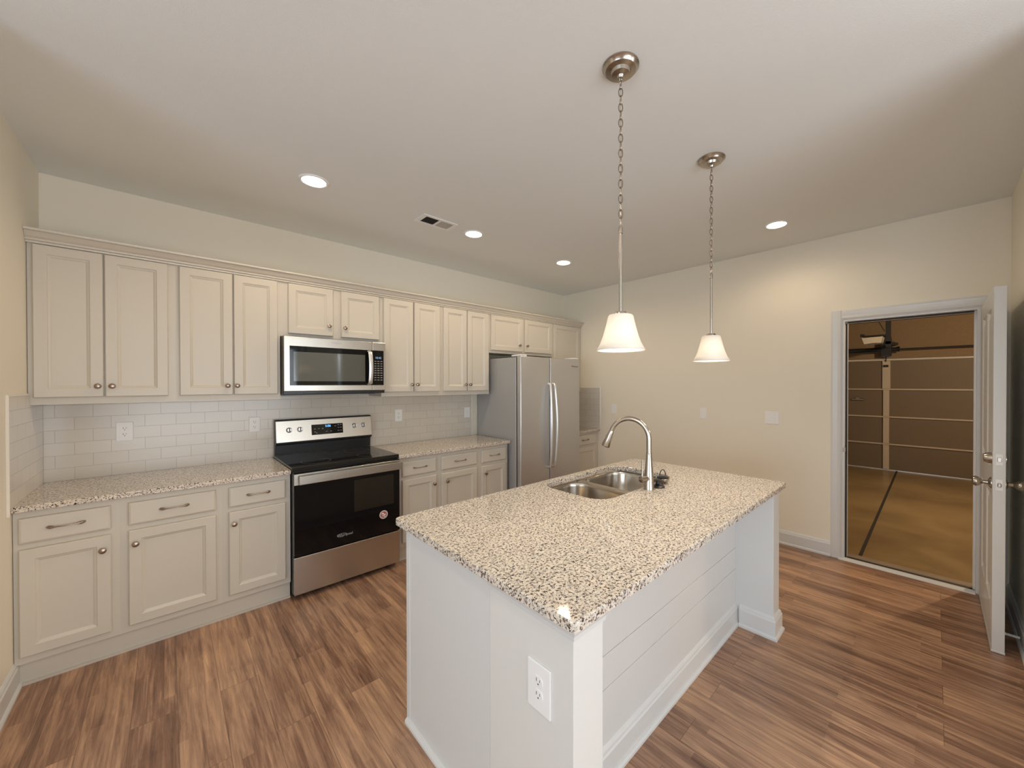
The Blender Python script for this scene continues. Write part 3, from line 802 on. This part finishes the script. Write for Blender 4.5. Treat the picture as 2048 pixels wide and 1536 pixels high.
cprof = [(.001, bz - .050), (.005, bz - .046), (.006, bz - .034), (.011, bz - .026), (.018, bz - .016), (.021, bz - .012), (.021, bz - .0005)]
obj('cap_trim', wrap(3.110, 3.226, -3.076, -2.87, cprof), 'trim', isl)
obj('cap_trim', wrap(1.3155, 1.443, -3.076, -2.714, cprof), 'trim', isl)
obj('cap_trim', MB().prism([(-2.868, bz - .012), (-2.876, bz - .012), (-2.884, bz - .0005), (-2.868, bz - .0005)], 'X', 1.465, 3.088), 'trim', isl)

# countertop with sink cutout
def rrect(x0, x1, y0, y1, r, n=6):
    P = []
    for cx_, cy_, a0 in ((x1 - r, y1 - r, 0), (x0 + r, y1 - r, PI / 2), (x0 + r, y0 + r, PI), (x1 - r, y0 + r, 1.5 * PI)):
        for i in range(n + 1):
            a = a0 + PI / 2 * i / n
            P.append((cx_ + r * math.cos(a), cy_ + r * math.sin(a)))
    return P
SX0, SX1, SY0, SY1 = 2.130, 2.915, -2.568, -2.118
bm = bmesh.new()
def loopverts(poly, z): return [bm.verts.new((x, y, z)) for x, y in poly]
def skin(a, c):
    n = len(a)
    for i in range(n): bm.faces.new((a[i], a[(i + 1) % n], c[(i + 1) % n], c[i]))
def oc(i): return rrect(ix0 + i, ix1 - i, iy0 + i, iy1 - i, .022 - i * .5)
def ic(i): return rrect(SX0 + i, SX1 - i, SY0 + i, SY1 - i, .105 - i)
o1 = loopverts(oc(.003), CT - .030); o2 = loopverts(oc(0), CT - .027); o3 = loopverts(oc(0), CT - .004); o4 = loopverts(oc(.001), CT - .0012); o5 = loopverts(oc(.004), CT)
i1 = loopverts(ic(0), CT - .030); i2 = loopverts(ic(0), CT - .003); i3 = loopverts(ic(-.003), CT)
for a, c in ((o1, o2), (o2, o3), (o3, o4), (o4, o5), (o5, i3), (i3, i2), (i2, i1), (i1, o1)): skin(a, c)
obj('island_countertop', bm, 'granite')
o_ = bpy.data.objects['island_countertop']
tag(o_, 'large speckled granite countertop on the kitchen island', 'countertop')

# sink
sk = thing('kitchen_sink', 'undermount double-bowl stainless sink set in the island top', 'sink', (2.52, -2.34, .68))
zr = CT - .031
for (a, e_) in ((SX0 - .006, 2.470), (2.494, SX1 + .006)):
    rs = []
    for ins, z in ((-.001, zr - .010), (.0, zr - .012), (.004, zr - .03), (.012, zr - .16), (.030, zr - .19), (.07, zr - .198)):
        rs.append([(x, y, z) for x, y in rrect(a + ins, e_ - ins, SY0 - .006 + ins, SY1 + .006 - ins, .110 - ins * .6)])
    mbk = MB()
    V = [[mbk.bm.verts.new(p) for p in r] for r in rs]
    for p_, q_ in zip(V, V[1:]):
        n = len(p_)
        for i in range(n): mbk.bm.faces.new((p_[i], p_[(i + 1) % n], q_[(i + 1) % n], q_[i]))
    mbk.bm.faces.new(V[-1])
    bw = obj('bowl', mbk, 'sink', sk, True)
    sm = bw.modifiers.new('wall', 'SOLIDIFY'); sm.thickness = .0012; sm.offset = 1
    cx_ = (a + e_) / 2
    obj('drain', MB().lathe([(.055, zr - .1975), (.055, zr - .1955), (.042, zr - .1945), (.040, zr - .197), (0, zr - .197)], Matrix.Translation((cx_, -2.32, 0)), 28), 'nickel', sk, True)
obj('rim', MB().rings([[(x, y, zr - .0105) for x, y in rrect(2.462, 2.502, SY0 - .004, SY1 + .004, .012)], [(x, y, zr - .004) for x, y in rrect(2.466, 2.498, SY0 - .003, SY1 + .003, .010)]]), 'sink', sk)

# faucet
fcx, fcy = 2.509, -2.612
fa = thing('faucet', 'tall brushed nickel pull-down faucet beside the island sink', 'faucet', (fcx, fcy, CT))
T = Matrix.Translation((fcx, fcy, CT))
obj('body', MB().lathe([(.0300, 0), (.0300, .004), (.0285, .008), (.0265, .06), (.0215, .12), (.0165, .175), (.0150, .205), (.0145, .206)], T, 28), 'nickel', fa, True)
dv = Vector((-.28, .96, 0)).normalized()
pts = [(fcx, fcy, CT + .20), (fcx, fcy, CT + .26)]
rad_ = .112
base_v = Vector((fcx, fcy, CT + .281))
for i in range(0, 21):
    a = PI - (PI * .90) * i / 20
    p = base_v + dv * (rad_ + rad_ * math.cos(a)) + Vector((0, 0, rad_ * math.sin(a)))
    pts.append(tuple(p))
obj('spout', MB().tube(pts, .0135, 16), 'nickel', fa, True)
pe = Vector(pts[-1]); pd = (Vector(pts[-1]) - Vector(pts[-2])).normalized()
hp = [pe - pd * .002, pe + pd * .006, pe + pd * .012, pe + pd * .05, pe + pd * .095, pe + pd * .100]
obj('spray_head', MB().tube([tuple(q) for q in hp], [.0136, .0155, .0165, .0200, .0258, .0240], 20), 'nickel', fa, True)
sd = Vector((-dv.y, dv.x, 0)) * -1
q0 = pe + pd * .03 + dv * .0165
obj('spray_button', MB().tube([tuple(q0), tuple(q0 + pd * .035)], .0055, 8), 'black', fa, True)
hv = Vector((-.97, .22, .0)).normalized()
h0 = Vector((fcx, fcy, CT + .062)) + hv * .012
obj('handle_hub', MB().tube([tuple(h0), tuple(h0 + hv * .040), tuple(h0 + hv * .052), tuple(h0 + hv * .053)], [.0180, .0180, .0180, .0160], 20), 'nickel', fa, True)
h1 = h0 + hv * .042 + Vector((0, 0, .015))
obj('lever', MB().tube([tuple(h1), tuple(h1 + Vector((.008, .004, .035))), tuple(h1 + Vector((.022, .012, .090)))], [.006, .0050, .0042], 10), 'nickel', fa, True)

# loose strainer and stopper beside the faucet
stp = thing('sink_stopper', 'black rubber sink stopper with a raised knob beside the faucet', 'sink stopper', (2.588, -2.622, CT))
T = Matrix.Translation((2.588, -2.622, CT))
obj('disc', MB().lathe([(.040, 0), (.041, .004), (.036, .009), (.014, .013), (.009, .018), (.009, .034)], T), 'black', stp, True)
obj('knob', MB().lathe([(.009, .030), (.026, .034), (.027, .039), (.020, .043), (0, .044)], T), 'black', stp, True)
stn = thing('sink_strainer', 'chrome basket strainer with a black loop handle behind the stopper', 'sink strainer', (2.690, -2.600, CT))
T = Matrix.Translation((2.690, -2.600, CT))
obj('basket', MB().lathe([(.022, 0), (.028, .006), (.036, .022), (.041, .028), (.041, .031), (.034, .031), (.030, .026), (0, .024)], T), 'nickel', stn, True)
obj('gasket', MB().lathe([(.033, .0315), (.034, .036), (.020, .040), (0, .041)], T), 'black', stn, True)
obj('loop_handle', MB().tube([(2.690 + .012 * math.cos(a), -2.600 - .012 * math.cos(a), CT + .045 + .034 * math.sin(a)) for a in [PI * i / 12 for i in range(13)]], .0028, 8), 'black', stn, True)

# ------------------------------------------------------------ pendants
def pendant(x, y, ztop, label):
    p = thing('pendant_light', label, 'pendant light', (x, y, H))
    T = Matrix.Translation((x, y, 0))
    obj('canopy', MB().lathe([(.072, H), (.072, H - .004), (.066, H - .008), (.060, H - .018), (.040, H - .022), (.036, H - .034), (.014, H - .038), (.010, H - .046), (0, H - .046)], T, 36), 'nickel', p, True)
    obj('canopy_loop', MB().tube([(x + .007 * math.cos(a), y, H - .052 + .008 * math.sin(a)) for a in [2 * PI * i / 14 for i in range(14)]], .0018, 8, closed=True), 'nickel', p, True)
    zr0 = ztop + .345
    n = 19; pitch = (H - .058 - (zr0 + .012)) / n
    ch = MB()
    for i in range(n):
        zc = H - .058 - pitch * (i + .5)
        ang = PI / 4 + (PI / 2 if i % 2 else 0)
        hl = pitch / 2 + .0025; w_ = .0080
        P = []
        for k in range(20):
            a = 2 * PI * k / 20
            lx = w_ * math.cos(a); lz = hl * math.sin(a)
            P.append((x + lx * math.cos(ang), y + lx * math.sin(ang), zc + lz))
        ch.tube(P, .0021, 6, closed=True)
    obj('chain', ch, 'bronze', p, True)
    obj('cord', MB().tube([(x + .003 * math.sin(i * 1.9), y + .003 * math.cos(i * 1.9), H - .05 - (H - .05 - zr0) * i / 30) for i in range(31)], .0009, 6), 'nickel', p, True)
    obj('stem', MB().lathe([(.0, zr0 + .012), (.006, zr0 + .010), (.0085, zr0), (.0085, zr0 - .02), (.0065, zr0 - .022), (.0065, ztop + .012), (.022, ztop + .010), (.026, ztop), (.026, ztop - .004), (0, ztop - .004)], T, 20), 'nickel', p, True)
    sp_ = [(.030, ztop - .001), (.046, ztop - .003), (.0505, ztop - .009), (.055, ztop - .030), (.0625, ztop - .060), (.071, ztop - .090), (.0815, ztop - .117), (.0965, ztop - .145)]
    sh_ = MB().lathe(sp_, T, 40, cap=False)
    so = obj('shade', sh_, 'shade', p, True)
    sm = so.modifiers.new('glass', 'SOLIDIFY'); sm.thickness = .003
    obj('socket', MB().lathe([(.018, ztop - .005), (.018, ztop - .045), (.014, ztop - .050)], T, 18), 'plate', p, True)
    obj('bulb', MB().lathe([(0, ztop - .051), (.012, ztop - .052), (.020, ztop - .066), (.026, ztop - .085), (.022, ztop - .104), (.010, ztop - .112), (0, ztop - .113)], T, 18), 'bulb', p, True)
    lp = lamp('bulb_light', 'POINT', (0, 0, ztop - .118 - H), 9, (1, .86, .68), shadow_soft_size=.02)
    lp.parent = p
    return p
pendant(1.870, -2.850, 1.778, 'nearer pendant with bell-shaped frosted shade, larger in view over the island')
pendant(2.784, -2.845, 1.772, 'farther pendant with bell-shaped frosted shade, toward the garage doorway')

# ------------------------------------------------------------ recessed lights
def can(x, y, label, power=26):
    c = thing('recessed_light', label, 'ceiling light', (x, y, H), 'recessed ceiling lights')
    T = Matrix.Translation((x, y, 0))
    obj('trim_ring', MB().lathe([(.084, H), (.084, H - .003), (.078, H - .007), (.068, H - .006), (.066, H - .001), (.066, H)], T, 36, cap=False), 'plate', c, True)
    obj('lens', MB().lathe([(.0655, H - .003), (.050, H - .0045), (0, H - .005)], T, 36), 'canlens', c, True)
    lp = lamp('recessed_lamp', 'SPOT', (0, 0, -.012), power, (1, .76, .49), shadow_soft_size=.06, spot_size=math.radians(165), spot_blend=.6)
    lp.parent = c
can(1.220, -1.031, 'recessed ceiling light farthest left, above the left base cabinets')
can(2.431, -1.015, 'recessed ceiling light just right of the air vent')
can(3.555, -1.024, 'recessed ceiling light nearest the far corner above the refrigerator')
can(.35, -2.85, 'added unseen recessed light over the walkway, warming the left cabinets')  # extra can out of view, added to warm the left base cabinets
can(4.073, -2.845, 'recessed ceiling light near the garage doorway wall', 15)

v = thing('ceiling_vent', 'white ceiling air register with one dark and one grey half', 'air vent', (2.087, -1.006, H))
obj('frame', MB().box(1.940, 2.234, -1.088, -1.062, H - .006, H - .0002, .001).box(1.940, 2.234, -.950, -.924, H - .006, H - .0002, .001).box(1.940, 1.972, -1.062, -.950, H - .006, H - .0002).box(2.082, 2.098, -1.062, -.950, H - .006, H - .0002).box(2.206, 2.234, -1.062, -.950, H - .006, H - .0002), 'plate', v)
obj('backing', MB().box(1.972, 2.206, -1.062, -.950, H - .0015, H - .0004), 'vent_dark', v)
for (a, c, mt_, tilt) in ((1.974, 2.080, 'vent_dark', 1), (2.100, 2.204, 'vent_grey', -1)):
    lv = MB()
    for i in range(11):
        xx = a + (c - a) * (i + .5) / 11
        lv.prism([(xx - .004 * tilt, H - .0060), (xx - .003 * tilt, H - .0060), (xx + .004 * tilt, H - .0018), (xx + .003 * tilt, H - .0018)], 'Y', -1.061, -.951)
    obj('louvers', lv, mt_, v)

# unseen bulb added on the garage ceiling to brighten the garage
gl = thing('added_garage_bulb', 'added unseen bulb on the garage ceiling, brightening the garage', 'fill light', (7.2, -4.9, 2.66))
obj('base', MB().lathe([(.05, 2.66), (.05, 2.64), (.02, 2.63), (.02, 2.61)], Matrix.Translation((7.2, -4.9, 0)), 20), 'plate', gl, True)
obj('glass_globe', MB().lathe([(.012, 2.609), (.03, 2.57), (.02, 2.54), (0, 2.535)], Matrix.Translation((7.2, -4.9, 0)), 18), 'bulb', gl, True)
lp = lamp('garage_fill_lamp', 'POINT', (0, 0, -.16), 175, (1, .78, .50), shadow_soft_size=.05); lp.parent = gl
